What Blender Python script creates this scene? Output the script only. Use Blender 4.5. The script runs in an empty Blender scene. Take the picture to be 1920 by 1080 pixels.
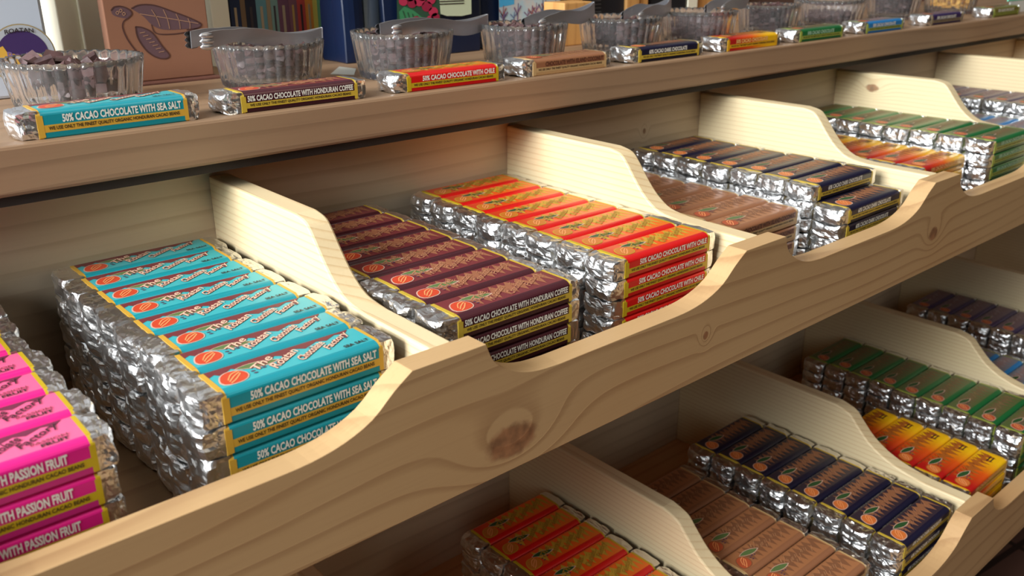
import bpy, bmesh, math, random
from mathutils import Vector, Matrix, noise
random.seed(7)
S = bpy.context.scene
COL = S.collection
H0 = 1.05                      # camera height above the floor

# ------------------------------------------------------------------ camera
FPX = 1683.7
PITCH, YAW, ROLL = math.radians(21.03), math.radians(40.97), math.radians(-0.2665)
FWD = Vector((math.sin(YAW)*math.cos(PITCH), math.cos(YAW)*math.cos(PITCH), -math.sin(PITCH)))
_r = FWD.cross(Vector((0, 0, 1))).normalized(); _u = _r.cross(FWD)
RGT = _r*math.cos(ROLL) + _u*math.sin(ROLL); UPV = -_r*math.sin(ROLL) + _u*math.cos(ROLL)
CAM = Vector((0, 0, H0))
cd = bpy.data.cameras.new('camera'); cd.sensor_width = 36; cd.lens = 36*FPX/1920
cd.clip_start = .01
cam = bpy.data.objects.new('camera', cd); COL.objects.link(cam)
m = Matrix((RGT, UPV, -FWD)).transposed().to_4x4(); m.translation = CAM
cam.matrix_world = m
S.camera = cam
S.cycles.caustics_reflective = False
cd.dof.use_dof = True; cd.dof.focus_distance = .72; cd.dof.aperture_fstop = 11

def proj(p):
    d = Vector(p)-CAM; k = d.dot(FWD)
    return 960+FPX*d.dot(RGT)/k, 540-FPX*d.dot(UPV)/k, k
def at(px, py, ax, val):       # a point of the photograph on the plane axis = val (world)
    d = FWD + RGT*((px-960)/FPX) - UPV*((py-540)/FPX)
    return CAM + d*((val-CAM[ax])/d[ax])

# ------------------------------------------------------------------ light
S.view_settings.view_transform = 'Standard'; S.view_settings.look = 'None'
S.view_settings.gamma = 1; S.view_settings.use_curve_mapping = False
S.view_settings.exposure = 0.0
W = bpy.data.worlds.new('world'); S.world = W; W.use_nodes = True
def area(name, loc, target, sx, sy, power, color):
    l = bpy.data.lights.new(name, 'AREA'); l.shape = 'RECTANGLE'; l.size = sx; l.size_y = sy
    l.energy = power; l.color = color
    o = bpy.data.objects.new(name, l); COL.objects.link(o); o.location = loc
    o.rotation_euler = (Vector(target)-Vector(loc)).to_track_quat('-Z', 'Y').to_euler()
    return o
area('window_daylight', (-2.3, .25, 1.98), (.7, .6, .8), 1.3, 1.2, 180, (.93, .97, 1.0))
area('overhead_fill', (1.0, -.15, 2.75), (1.0, .6, .8), 1.3, .7, 9, (1, .84, .64))  # added warm overhead fill for the front faces, no known fixture
def world():
    nt = W.node_tree; nt.nodes.clear()
    N = nt.nodes.new; L = nt.links.new
    out = N('ShaderNodeOutputWorld'); bg = N('ShaderNodeBackground'); L(bg.outputs[0], out.inputs[0])
    tc = N('ShaderNodeTexCoord')
    def lobe(d, sharp):
        v = N('ShaderNodeVectorMath'); v.operation = 'DOT_PRODUCT'; L(tc.outputs['Generated'], v.inputs[0])
        v.inputs[1].default_value = Vector(d).normalized()
        r = N('ShaderNodeMapRange'); r.inputs['From Min'].default_value = sharp[0]; r.inputs['From Max'].default_value = sharp[1]
        r.interpolation_type = 'SMOOTHSTEP'; L(v.outputs['Value'], r.inputs['Value']); return r.outputs[0]
    def mix(a, b, f):
        x = N('ShaderNodeMix'); x.data_type = 'RGBA'
        if hasattr(f, 'type'): L(f, x.inputs[0])
        else: x.inputs[0].default_value = f
        for s, i in ((a, 6), (b, 7)):
            if hasattr(s, 'type'): L(s, x.inputs[i])
            else: x.inputs[i].default_value = (*s, 1)
        return x.outputs[2]
    c = mix((.014, .010, .007), (.15, .135, .115), lobe((0, -.1, 1), (.35, .85)))
    c = mix(c, (1.9, 2.15, 2.3), lobe((-1, .1, .75), (.84, .95)))
    c = mix(c, (1.3, 1.45, 1.5), lobe((-.75, -.8, .42), (.975, .987)))  # added bright patch front-left, gives foil, glass and steel their glints
    c = mix(c, (1.1, 1.0, .85), lobe((.35, -.9, .5), (.98, .99)))  # second added patch for glints, no known source
    L(c, bg.inputs[0]); bg.inputs[1].default_value = 1.0
world()

# ------------------------------------------------------------------ materials
MATS = {}
def lin(*c):
    return tuple(((x/255)/12.92 if x/255 <= .04045 else ((x/255+.055)/1.055)**2.4) for x in c)
def mat(name, rgb=(200, 200, 200), rough=.5, metal=0, **kw):
    if name in MATS: return MATS[name]
    M = bpy.data.materials.new(name); M.use_nodes = True
    b = M.node_tree.nodes['Principled BSDF']
    b.inputs['Base Color'].default_value = (*lin(*rgb), 1); b.inputs['Roughness'].default_value = rough
    b.inputs['Metallic'].default_value = metal
    for k, v in kw.items(): b.inputs[k.replace('_', ' ')].default_value = v
    MATS[name] = M; return M
class NT:                      # small helper for node graphs
    def __init__(s, M):
        s.t = M.node_tree; s.b = s.t.nodes['Principled BSDF']
    def n(s, typ, **kw):
        x = s.t.nodes.new(typ)
        for k, v in kw.items(): setattr(x, k, v)
        return x
    def l(s, a, b): s.t.links.new(a, b)
    def val(s, sock, v):
        if hasattr(v, 'links') or hasattr(v, 'is_linked'): s.l(v, sock)
        else: sock.default_value = v
    def math(s, op, a, b=None, c=None, clamp=False):
        x = s.n('ShaderNodeMath', operation=op, use_clamp=clamp)
        for i, v in enumerate((a, b, c)):
            if v is not None: s.val(x.inputs[i], v)
        return x.outputs[0]
    def mix(s, f, a, b):
        x = s.n('ShaderNodeMix', data_type='RGBA'); s.val(x.inputs[0], f)
        s.val(x.inputs[6], a if not isinstance(a, tuple) else (*a, 1)); s.val(x.inputs[7], b if not isinstance(b, tuple) else (*b, 1))
        return x.outputs[2]
    def noise(s, vec, scale, detail=3, rough=.5):
        x = s.n('ShaderNodeTexNoise'); s.l(vec, x.inputs['Vector']); x.inputs['Scale'].default_value = scale
        x.inputs['Detail'].default_value = detail; x.inputs['Roughness'].default_value = rough
        return x.outputs[0]
    def ramp(s, f, lo, hi):
        x = s.n('ShaderNodeMapRange', interpolation_type='SMOOTHSTEP'); s.val(x.inputs['Value'], f)
        x.inputs['From Min'].default_value = lo; x.inputs['From Max'].default_value = hi
        return x.outputs[0]

def wood(name, axis='X', light=(226, 196, 150), dark=(176, 130, 84), lines=75, warp=3.2, knots=(), rnd=False, rough=.55, cross=2, seed=0.):
    if name in MATS: return MATS[name]
    M = mat(name, rough=rough); g = NT(M)
    tc = g.n('ShaderNodeTexCoord'); vec = tc.outputs['Object']
    if rnd:
        oi = g.n('ShaderNodeObjectInfo'); k = g.math('MULTIPLY', oi.outputs['Random'], 7.3)
        cx = g.n('ShaderNodeCombineXYZ')
        for i in range(3): g.l(k, cx.inputs[i])
        va = g.n('ShaderNodeVectorMath', operation='ADD'); g.l(vec, va.inputs[0]); g.l(cx.outputs[0], va.inputs[1]); vec2 = va.outputs[0]
    else:
        va = g.n('ShaderNodeVectorMath', operation='ADD'); g.l(vec, va.inputs[0]); va.inputs[1].default_value = (seed, seed*.7, seed*1.3); vec2 = va.outputs[0]
    sep = g.n('ShaderNodeSeparateXYZ'); g.l(vec, sep.inputs[0])
    ai = 'XYZ'.index(axis); sc = [9, 9, 9]; sc[ai] = 1.5
    mp = g.n('ShaderNodeMapping'); g.l(vec2, mp.inputs[0]); mp.inputs['Scale'].default_value = sc
    n1 = g.noise(mp.outputs[0], 1.0, 1.5, .4)
    v = g.math('MULTIPLY_ADD', n1, warp, g.math('MULTIPLY', sep.outputs[cross], lines))
    v = g.math('ADD', v, g.math('MULTIPLY', sep.outputs[(set((0, 1, 2))-{ai, cross}).pop()], lines*.35))
    kmask = None
    for (ka, kc, ra, rc) in knots:
        dx = g.math('DIVIDE', g.math('SUBTRACT', sep.outputs[ai], ka), ra)
        dz = g.math('DIVIDE', g.math('SUBTRACT', sep.outputs[cross], kc), rc)
        d2 = g.math('ADD', g.math('MULTIPLY', dx, dx), g.math('MULTIPLY', dz, dz))
        bend = g.math('POWER', 2.718, g.math('MULTIPLY', d2, -.22))
        v = g.math('ADD', v, g.math('MULTIPLY', bend, 2.2))
        km = g.math('SUBTRACT', 1, g.ramp(g.math('ADD', d2, g.math('MULTIPLY', g.noise(vec, 160), .8)), .9, 1.6))
        kmask = km if kmask is None else g.math('MAXIMUM', kmask, km)
    fr = g.math('FRACT', v)
    line = g.math('MULTIPLY', g.ramp(fr, .58, .93), g.math('SUBTRACT', 1, g.ramp(fr, .93, 1.0)))
    sc2 = [420, 420, 420]; sc2[ai] = 14
    mp2 = g.n('ShaderNodeMapping'); g.l(vec2, mp2.inputs[0]); mp2.inputs['Scale'].default_value = sc2
    fib = g.noise(mp2.outputs[0], 1.0, 2)
    big = g.noise(vec2, 5, 2)
    L_, D_ = lin(*light), lin(*dark)
    amt = g.math('MULTIPLY', line, g.math('MULTIPLY_ADD', big, .95, -.05), clamp=True)
    amt = g.math('ADD', amt, g.math('MULTIPLY', g.math('SUBTRACT', fib, .5), .35), clamp=True)
    c = g.mix(amt, L_, D_)
    c = g.mix(g.math('MULTIPLY', g.ramp(big, .45, .75), .25), c, lin(light[0]*.95, light[1]*.86, light[2]*.76))
    if kmask is not None:
        c = g.mix(g.math('MULTIPLY', kmask, .8), c, g.mix(g.ramp(g.noise(vec, 110), .3, .7), lin(112, 66, 40), lin(166, 108, 70)))
    g.l(c, g.b.inputs['Base Color'])
    bp = g.n('ShaderNodeBump'); bp.inputs['Strength'].default_value = .25; bp.inputs['Distance'].default_value = .0006
    g.l(amt, bp.inputs['Height']); g.l(bp.outputs[0], g.b.inputs['Normal'])
    return M

def foil():
    M = mat('foil', (240, 239, 238), .31, 1.0); g = NT(M)
    tc = g.n('ShaderNodeTexCoord'); oi = g.n('ShaderNodeObjectInfo')
    va = g.n('ShaderNodeVectorMath', operation='ADD'); g.l(tc.outputs['Object'], va.inputs[0]); g.l(oi.outputs['Random'], va.inputs[1])
    vo = g.n('ShaderNodeTexVoronoi'); g.l(va.outputs[0], vo.inputs['Vector']); vo.inputs['Scale'].default_value = 150
    n = g.noise(va.outputs[0], 110, 3, .55)
    h = g.math('ADD', g.math('MULTIPLY', vo.outputs[0], .7), n)
    bp = g.n('ShaderNodeBump'); bp.inputs['Strength'].default_value = .5; bp.inputs['Distance'].default_value = .0020
    g.l(h, bp.inputs['Height']); g.l(bp.outputs[0], g.b.inputs['Normal'])
    return M
FOIL = foil()
def speckle(name, a, b, scale, rough=.5, bump=0):
    if name in MATS: return MATS[name]
    M = mat(name, a, rough); g = NT(M); tc = g.n('ShaderNodeTexCoord')
    n = g.noise(tc.outputs['Object'], scale, 4, .6)
    g.l(g.mix(g.ramp(n, .35, .65), lin(*a), lin(*b)), g.b.inputs['Base Color'])
    if bump:
        bp = g.n('ShaderNodeBump'); bp.inputs['Distance'].default_value = bump; bp.inputs['Strength'].default_value = .5
        g.l(n, bp.inputs['Height']); g.l(bp.outputs[0], g.b.inputs['Normal'])
    return M
def gradient(name, stops, x0, x1, rough=.35):   # printed colour gradient along the bar
    if name in MATS: return MATS[name]
    M = mat(name, stops[0], rough); g = NT(M); tc = g.n('ShaderNodeTexCoord')
    sp = g.n('ShaderNodeSeparateXYZ'); g.l(tc.outputs['Object'], sp.inputs[0])
    f = g.math('DIVIDE', g.math('SUBTRACT', sp.outputs[0], x0), x1-x0, clamp=True)
    r = g.n('ShaderNodeValToRGB'); g.l(f, r.inputs[0]); e = r.color_ramp.elements
    for i, c in enumerate(stops):
        q = e[i] if i < 2 else e.new(1)
        q.position = i/(len(stops)-1); q.color = (*lin(*c), 1)
    g.l(r.outputs[0], g.b.inputs['Base Color']); return M
def floor_mat():
    M = mat('floor_tile', (92, 62, 52), .45); g = NT(M); tc = g.n('ShaderNodeTexCoord')
    mp = g.n('ShaderNodeMapping'); g.l(tc.outputs['Object'], mp.inputs[0]); mp.inputs['Rotation'].default_value = (0, 0, .12)
    b = g.n('ShaderNodeTexBrick'); g.l(mp.outputs[0], b.inputs['Vector']); b.offset = 0
    b.inputs['Scale'].default_value = 1; b.inputs['Brick Width'].default_value = .31; b.inputs['Row Height'].default_value = .31
    b.inputs['Mortar Size'].default_value = .006
    b.inputs['Color1'].default_value = (*lin(104, 72, 60), 1); b.inputs['Color2'].default_value = (*lin(92, 66, 58), 1); b.inputs['Mortar'].default_value = (*lin(34, 26, 24), 1)
    n = g.noise(tc.outputs['Object'], 9, 4)
    g.l(g.mix(g.math('MULTIPLY', n, .4), b.outputs[0], lin(70, 50, 46)), g.b.inputs['Base Color'])
floor_mat()

# ------------------------------------------------------------------ mesh tools
class MB:
    def __init__(s): s.v = []; s.f = []; s.m = []; s.mats = []; s.sm = []
    def slot(s, M):
        if M not in s.mats: s.mats.append(M)
        return s.mats.index(M)
    def add(s, vs, fs, M, smooth=False):
        o = len(s.v); k = s.slot(M); s.v += [tuple(v) for v in vs]
        for f in fs: s.f.append([i+o for i in f]); s.m.append(k); s.sm.append(smooth)
    def poly(s, pts, M): s.add(pts, [list(range(len(pts)))], M)
    def box(s, a, b, M):
        x0, y0, z0 = a; x1, y1, z1 = b
        v = [(x0,y0,z0),(x1,y0,z0),(x1,y1,z0),(x0,y1,z0),(x0,y0,z1),(x1,y0,z1),(x1,y1,z1),(x0,y1,z1)]
        s.add(v, [(3,2,1,0),(4,5,6,7),(0,1,5,4),(1,2,6,5),(2,3,7,6),(3,0,4,7)], M)
    def extr(s, pts, vec, M):      # prism of a planar outline
        n = len(pts); vec = Vector(vec); A = [Vector(p) for p in pts]; B = [p+vec for p in A]
        s.add(A+B, [list(range(n))[::-1], list(range(n, 2*n))]+[(i, (i+1) % n, n+(i+1) % n, n+i) for i in range(n)], M)
    def mesh(s, name, bevel=0, seg=2):
        me = bpy.data.meshes.new(name); me.from_pydata(s.v, [], s.f)
        for M in s.mats: me.materials.append(M)
        me.polygons.foreach_set('material_index', s.m); me.polygons.foreach_set('use_smooth', s.sm)
        me.update()
        if bevel:
            bm = bmesh.new(); bm.from_mesh(me); bmesh.ops.recalc_face_normals(bm, faces=bm.faces)
            ed = [e for e in bm.edges if len(e.link_faces) == 2 and e.calc_face_angle(0) > .45]
            bmesh.ops.bevel(bm, geom=ed, offset=bevel, segments=seg, affect='EDGES', profile=.5, clamp_overlap=True)
            bm.to_mesh(me); bm.free()
        return me
    def build(s, name, parent=None, bevel=0, seg=2, loc=None):
        return ob(name, s.mesh(name, bevel, seg), parent, loc)
def ob(name, me, parent=None, loc=None):
    o = bpy.data.objects.new(name, me); COL.objects.link(o)
    if parent: o.parent = parent
    if loc: o.location = loc
    return o
def tag(o, label, cat, group=None, kind=None):
    if label: o['label'] = label
    if cat: o['category'] = cat
    if group: o['group'] = group
    if kind: o['kind'] = kind
    return o
def empty(name, loc, label, cat, group=None, rz=0):
    o = ob(name, None, None, loc); o.rotation_euler.z = rz; o.empty_display_size = .02
    return tag(o, label, cat, group)
_TX = {}
def text2d(body, h, w=None, bold=0.0, shear=0.0, res=2):
    key = (body, bold, shear)
    if key not in _TX:
        c = bpy.data.curves.new('t', 'FONT'); c.body = body; c.size = 1; c.resolution_u = res; c.offset = bold; c.shear = shear
        o = bpy.data.objects.new('t', c); COL.objects.link(o)
        me = bpy.data.meshes.new_from_object(o)
        V = [(v.co.x, v.co.y) for v in me.vertices]; F = [list(p.vertices) for p in me.polygons]
        bpy.data.objects.remove(o); bpy.data.curves.remove(c); bpy.data.meshes.remove(me)
        xs = [v[0] for v in V]; ys = [v[1] for v in V]; x0, x1, y0, y1 = min(xs), max(xs), min(ys), max(ys)
        _TX[key] = ([((x-x0)/(x1-x0), (y-y0)/(y1-y0)) for x, y in V], F, (x1-x0)/(y1-y0))
    V, F, asp = _TX[key]
    w = w or h*asp
    return [(x*w, y*h) for x, y in V], F, w
def sm_curve(pts, n=6):            # Catmull-Rom through 2D points
    out = []
    P = [pts[0]]+list(pts)+[pts[-1]]
    for i in range(1, len(P)-2):
        p0, p1, p2, p3 = P[i-1:i+3]
        for j in range(n):
            t = j/n
            out.append(tuple(.5*((2*b)+(-a+c)*t+(2*a-5*b+4*c-d)*t*t+(-a+3*b-3*c+d)*t**3) for a, b, c, d in zip(p0, p1, p2, p3)))
    out.append(tuple(pts[-1])); return out

# ------------------------------------------------------------------ setting
mb = MB(); mb.box((-4, -3.5, -.05), (6, 1.34, 0), MATS['floor_tile'])
tag(mb.build('floor'), None, None, kind='structure')
mb = MB(); mb.box((-4, 1.30, 0), (6, 1.40, 2.8), speckle('plaster', (196, 198, 200), (186, 190, 196), 3, .8))
tag(mb.build('wall_back'), None, None, kind='structure')

# ------------------------------------------------------------------ display furniture
X0, PW, TH = .2997, .34, .019
KS = range(-3, 8)
XL, XR = X0+KS[0]*PW, X0+KS[-1]*PW+TH
CY, CZ0, CZ1 = .683, H0-.1632, H0-.1282

ct = MB(); ct.box((XL-.05, CY, CZ0), (XR+.05, 1.28, CZ1), wood('counter_wood', 'X', (160, 128, 98), (118, 90, 66), 60, 2.6, seed=3.1))
top = ct.build('countertop', bevel=.0025)
tag(top, 'long pine countertop board carrying the glass bowls and sample bars', 'countertop')
g = MB(); g.box((XL-.04, CY+.006, CZ0-.0075), (XR+.04, CY+.05, CZ0), mat('dark_gap', (44, 34, 28), .7))  # dark strip stands in for the shade line under the counter overhang
g.build('shadow_strip', top)

FRONT = [(0, 0), (.006, -.0135), (.0165, -.0225), (.03, -.0295), (.046, -.0335), (.066, -.035)]
BACKC = [(-.095, -.035), (-.072, -.0343), (-.05, -.0305), (-.030, -.0225), (-.014, -.0095), (0, 0)]
def front_outline(zt, zb, xl, xr):
    pts = [(xl, zb)]; up = [(xl, zt-.035)]
    for k in KS:
        a, b = X0+k*PW-.0255, X0+k*PW+.0325
        for x, z in sm_curve(BACKC, 3): up.append((a+x, zt+z))
        for x, z in sm_curve(FRONT, 3): up.append((b+x, zt+z))
    up = [p for p in up if xl < p[0] < xr]
    return pts+[(xl, up[0][1])]+up+[(xr, up[-1][1]), (xr, zb)]
def tray(name, label, Yf, Yb, zb, zp, zt, prof, knots, wx, wy, wb):
    root = empty(name, (0, Yb, H0+zb), label, 'display tray')
    inv = Vector((0, -Yb, -(H0+zb)))
    def part(mbx, nm, bevel=.0015):
        o = mbx.build(nm, root, bevel); o.location = inv; return o
    f = MB(); pts = front_outline(H0+zp, H0+zb, XL-.03, XR+.03)
    f.extr([(x, Yf, z) for x, z in pts], (0, TH, 0), wx); part(f, 'front_board', .0018)
    b = MB(); b.box((XL-.03, Yb, H0+zb), (XR+.03, Yb+.012, H0+zt+.021), wb); part(b, 'back_panel')
    t = MB(); t.box((XL-.03, Yf+TH, H0+zb), (XR+.03, Yb, H0+zb+.006), wood('tray_bottom_wood', 'X', (206, 160, 112), (168, 118, 76), 40, 3, cross=1)); part(t, 'bottom_panel', .0008)
    d = MB(); P = [(Yf+TH, H0+zb+.006), (Yf+TH, H0+zp)]+[(y, H0+z) for y, z in prof]+[(Yb, H0+zt), (Yb, H0+zb+.006)]
    d.extr([(0, y, z) for y, z in P], (TH, 0, 0), wy); dm = d.mesh('divider', .0018)
    dmk = dm.copy(); q_ = at(1635, 165, 0, X0+3*PW); dmk.materials[0] = wood('knotty_divider_wood', 'Y', (238, 216, 172), (210, 172, 120), 170, 2.2, knots=[(q_.y, q_.z, .011, .006)], seed=2.2)
    for k in KS:
        o = ob('divider', dm, root) if not (k == 3 and Yf > .35) else ob('divider', dmk, root); o.location = inv+Vector((X0+k*PW, 0, 0))
    return root
KN = [at(960, 826, 1, .408), at(1323, 629, 1, .408), at(1750, 438, 1, .408)]
Z_ = lambda p, q, r: (p.x, p.z, q, r)
wf1 = wood('front_board_wood', 'X', (202, 164, 116), (154, 112, 72), 62, 5.0,
           knots=[Z_(KN[0], .024, .0135), Z_(KN[1], .0035, .004), Z_(KN[2], .010, .008)], seed=1.7)
wf2 = wood('lower_board_wood', 'X', (200, 160, 112), (152, 110, 70), 55, 5.0, seed=4.4)
wd = wood('divider_wood', 'Y', (238, 216, 172), (210, 172, 120), 170, 2.2, rnd=True)
wb1 = wood('back_panel_wood', 'X', (214, 192, 162), (180, 152, 122), 45, 2.8, seed=.6,
           knots=[(at(1208, 246, 1, .745).x, at(1208, 246, 1, .745).z, .003, .004)])
profU = sm_curve([(.500, -.2405), (.525, -.2372), (.543, -.2265), (.557, -.2120), (.568, -.1985), (.577, -.1905), (.592, -.1872)], 4)
profL = sm_curve([(.372, -.6105), (.402, -.606), (.427, -.5985), (.449, -.586), (.466, -.570), (.478, -.5585), (.498, -.5527)], 4)
up_tray = tray('display_tray', 'upper pine display tray with scalloped front and high dividers under the counter', .408, .745, -.3434, -.2408, -.1872, profU, [], wf1, wd, wb1)
lo_tray = tray('display_tray', 'lower pine display tray with scalloped front, in shade beneath the upper tray', .305, .745, -.7186, -.6107, -.5527, profL, [], wf2, wd, wb1)

wc = wood('carcass_wood', 'X', (150, 112, 76), (116, 82, 54), 40, 3, seed=9)
cab = empty('display_cabinet', (1, 1, 0), 'tall wooden cabinet back carrying the countertop, both display trays fixed to it', 'cabinet')
def cpart(cab, nm, a, b):
    q = MB(); q.box(a, b, wc); o = q.build(nm, cab, .0015); o.location = -cab.location
cpart(cab, 'back_panel', (XL-.031, .757, 0), (XR+.031, .776, CZ0-.008))
cpart(cab, 'side_panel', (XL-.031, .776, 0), (XL-.012, 1.24, CZ0-.0085))
cpart(cab, 'side_panel', (XR+.012, .776, 0), (XR+.031, 1.24, CZ0-.0085))
cpart(cab, 'top_rail', (XL-.012, .777, CZ0-.06), (XR+.012, .80, CZ0-.0085))
bas = empty('wooden_plinth', (1, .6, 0), 'low wooden plinth on the floor under the lower display tray', 'cabinet')
cpart(bas, 'plinth_front', (XL-.031, .50, 0), (XR+.031, .52, H0-.7188))
cpart(bas, 'plinth_side', (XL-.031, .521, 0), (XL-.012, .756, H0-.7188))
cpart(bas, 'plinth_side', (XR+.012, .521, 0), (XR+.031, .756, H0-.7188))

# ------------------------------------------------------------------ chocolate bars
L, BW = .108, .0345
GOLD = mat('print_gold', (214, 166, 60), .4); WHITE = mat('print_white', (240, 236, 224), .5); INK = mat('print_ink', (46, 30, 24), .5)
POD = mat('print_pod', (214, 74, 44), .4); PODL = mat('print_pod_line', (246, 160, 100), .4); LEAF = mat('print_leaf', (98, 122, 70), .45)
CREAM = mat('print_cream', (236, 196, 168), .45); MAROON = mat('print_maroon', (120, 52, 56), .45)
LEAFD = mat('print_leaf_dark', (44, 84, 42), .45); HALO = mat('print_halo', (220, 180, 160), .45)
yr = lambda n: gradient(n, [(186, 24, 22), (226, 90, 20), (246, 190, 20)], -.04, .035)
orr = gradient('orange_red', [(214, 60, 30), (246, 96, 24), (246, 120, 30)], -.05, .05, .3)
# name: height, top, side, lower strip, hills, words colour, outline, side text, band text colour, gold
FL = {
 'turquoise': (.0200, (66, 180, 186), (24, 146, 158), (22, 138, 148), MAROON, CREAM, MAROON, '50% CACAO CHOCOLATE WITH SEA SALT', WHITE, 'SEA SALT', GOLD),
 'pink':      (.0200, (250, 104, 150), (226, 30, 130), (200, 40, 120), mat('print_plum', (120, 40, 70)), mat('print_dark', (60, 26, 34)), None, '50% CACAO CHOCOLATE WITH PASSION FRUIT', WHITE, 'PASSION FRUIT', mat('print_olive', (200, 168, 30), .4)),
 'maroon':    (.0168, (124, 52, 56), (70, 24, 34), (56, 20, 28), mat('print_tan', (160, 100, 70)), mat('print_tan2', (186, 126, 92)), None, '50% CACAO CHOCOLATE WITH HONDURAN COFFEE', WHITE, None, mat('print_yellow', (206, 174, 60), .4)),
 'red':       (.0168, None, (214, 20, 20), (196, 14, 20), mat('print_gold2', (206, 160, 50)), mat('print_gold3', (176, 134, 40)), None, '50% CACAO CHOCOLATE WITH CHILE', WHITE, None, mat('print_olive', (200, 168, 30), .4)),
 'brown':     (.0168, (176, 118, 78), (156, 104, 72), (190, 148, 100), mat('print_brown', (140, 92, 62)), mat('print_tan3', (206, 152, 108)), None, 'CHOCOLATE WITH ISLAND COCONUT', mat('print_umber', (96, 54, 38)), None, mat('print_sand', (204, 168, 116), .45)),
 'navy':      (.0168, (56, 44, 54), (24, 22, 48), (18, 16, 34), mat('print_rust', (150, 98, 66)), mat('print_tan2', (186, 126, 92)), None, '60% CACAO DARK CHOCOLATE', WHITE, None, mat('print_yellow', (206, 174, 60), .4)),
 'yellow':    (.0168, 'yr', 'yr', 'yr', mat('print_rust2', (176, 96, 30)), mat('print_brick', (120, 40, 20)), None, '50% CACAO CHOCOLATE', mat('print_pale', (250, 200, 120)), None, mat('print_yellow2', (226, 170, 30), .4)),
 'green':     (.0168, (92, 106, 60), (28, 106, 54), (24, 92, 48), mat('print_moss', (120, 98, 66)), mat('print_khaki', (150, 130, 80)), None, '50% CACAO CHOCOLATE', mat('print_mint', (170, 210, 180)), None, mat('print_lime', (160, 170, 70), .4)),
 'blue':      (.0168, (120, 124, 136), (36, 122, 186), (26, 100, 160), mat('print_grey', (150, 122, 120)), mat('print_pale2', (190, 180, 180)), None, '50% CACAO CHOCOLATE', WHITE, None, mat('print_lime', (160, 170, 70), .4)),
 'purple':    (.0168, (112, 88, 104), (52, 34, 84), (44, 30, 66), mat('print_mauve', (130, 100, 104)), mat('print_pale2', (190, 180, 180)), None, '50% CACAO CHOCOLATE', WHITE, None, mat('print_taupe', (150, 130, 100), .4)),
 'olive':     (.0168, (150, 128, 80), (120, 110, 50), (110, 100, 40), mat('print_moss', (120, 98, 66)), mat('print_khaki', (150, 130, 80)), None, '50% CACAO CHOCOLATE', WHITE, None, mat('print_lime', (160, 170, 70), .4)),
}
PLAIN = {}
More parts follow.
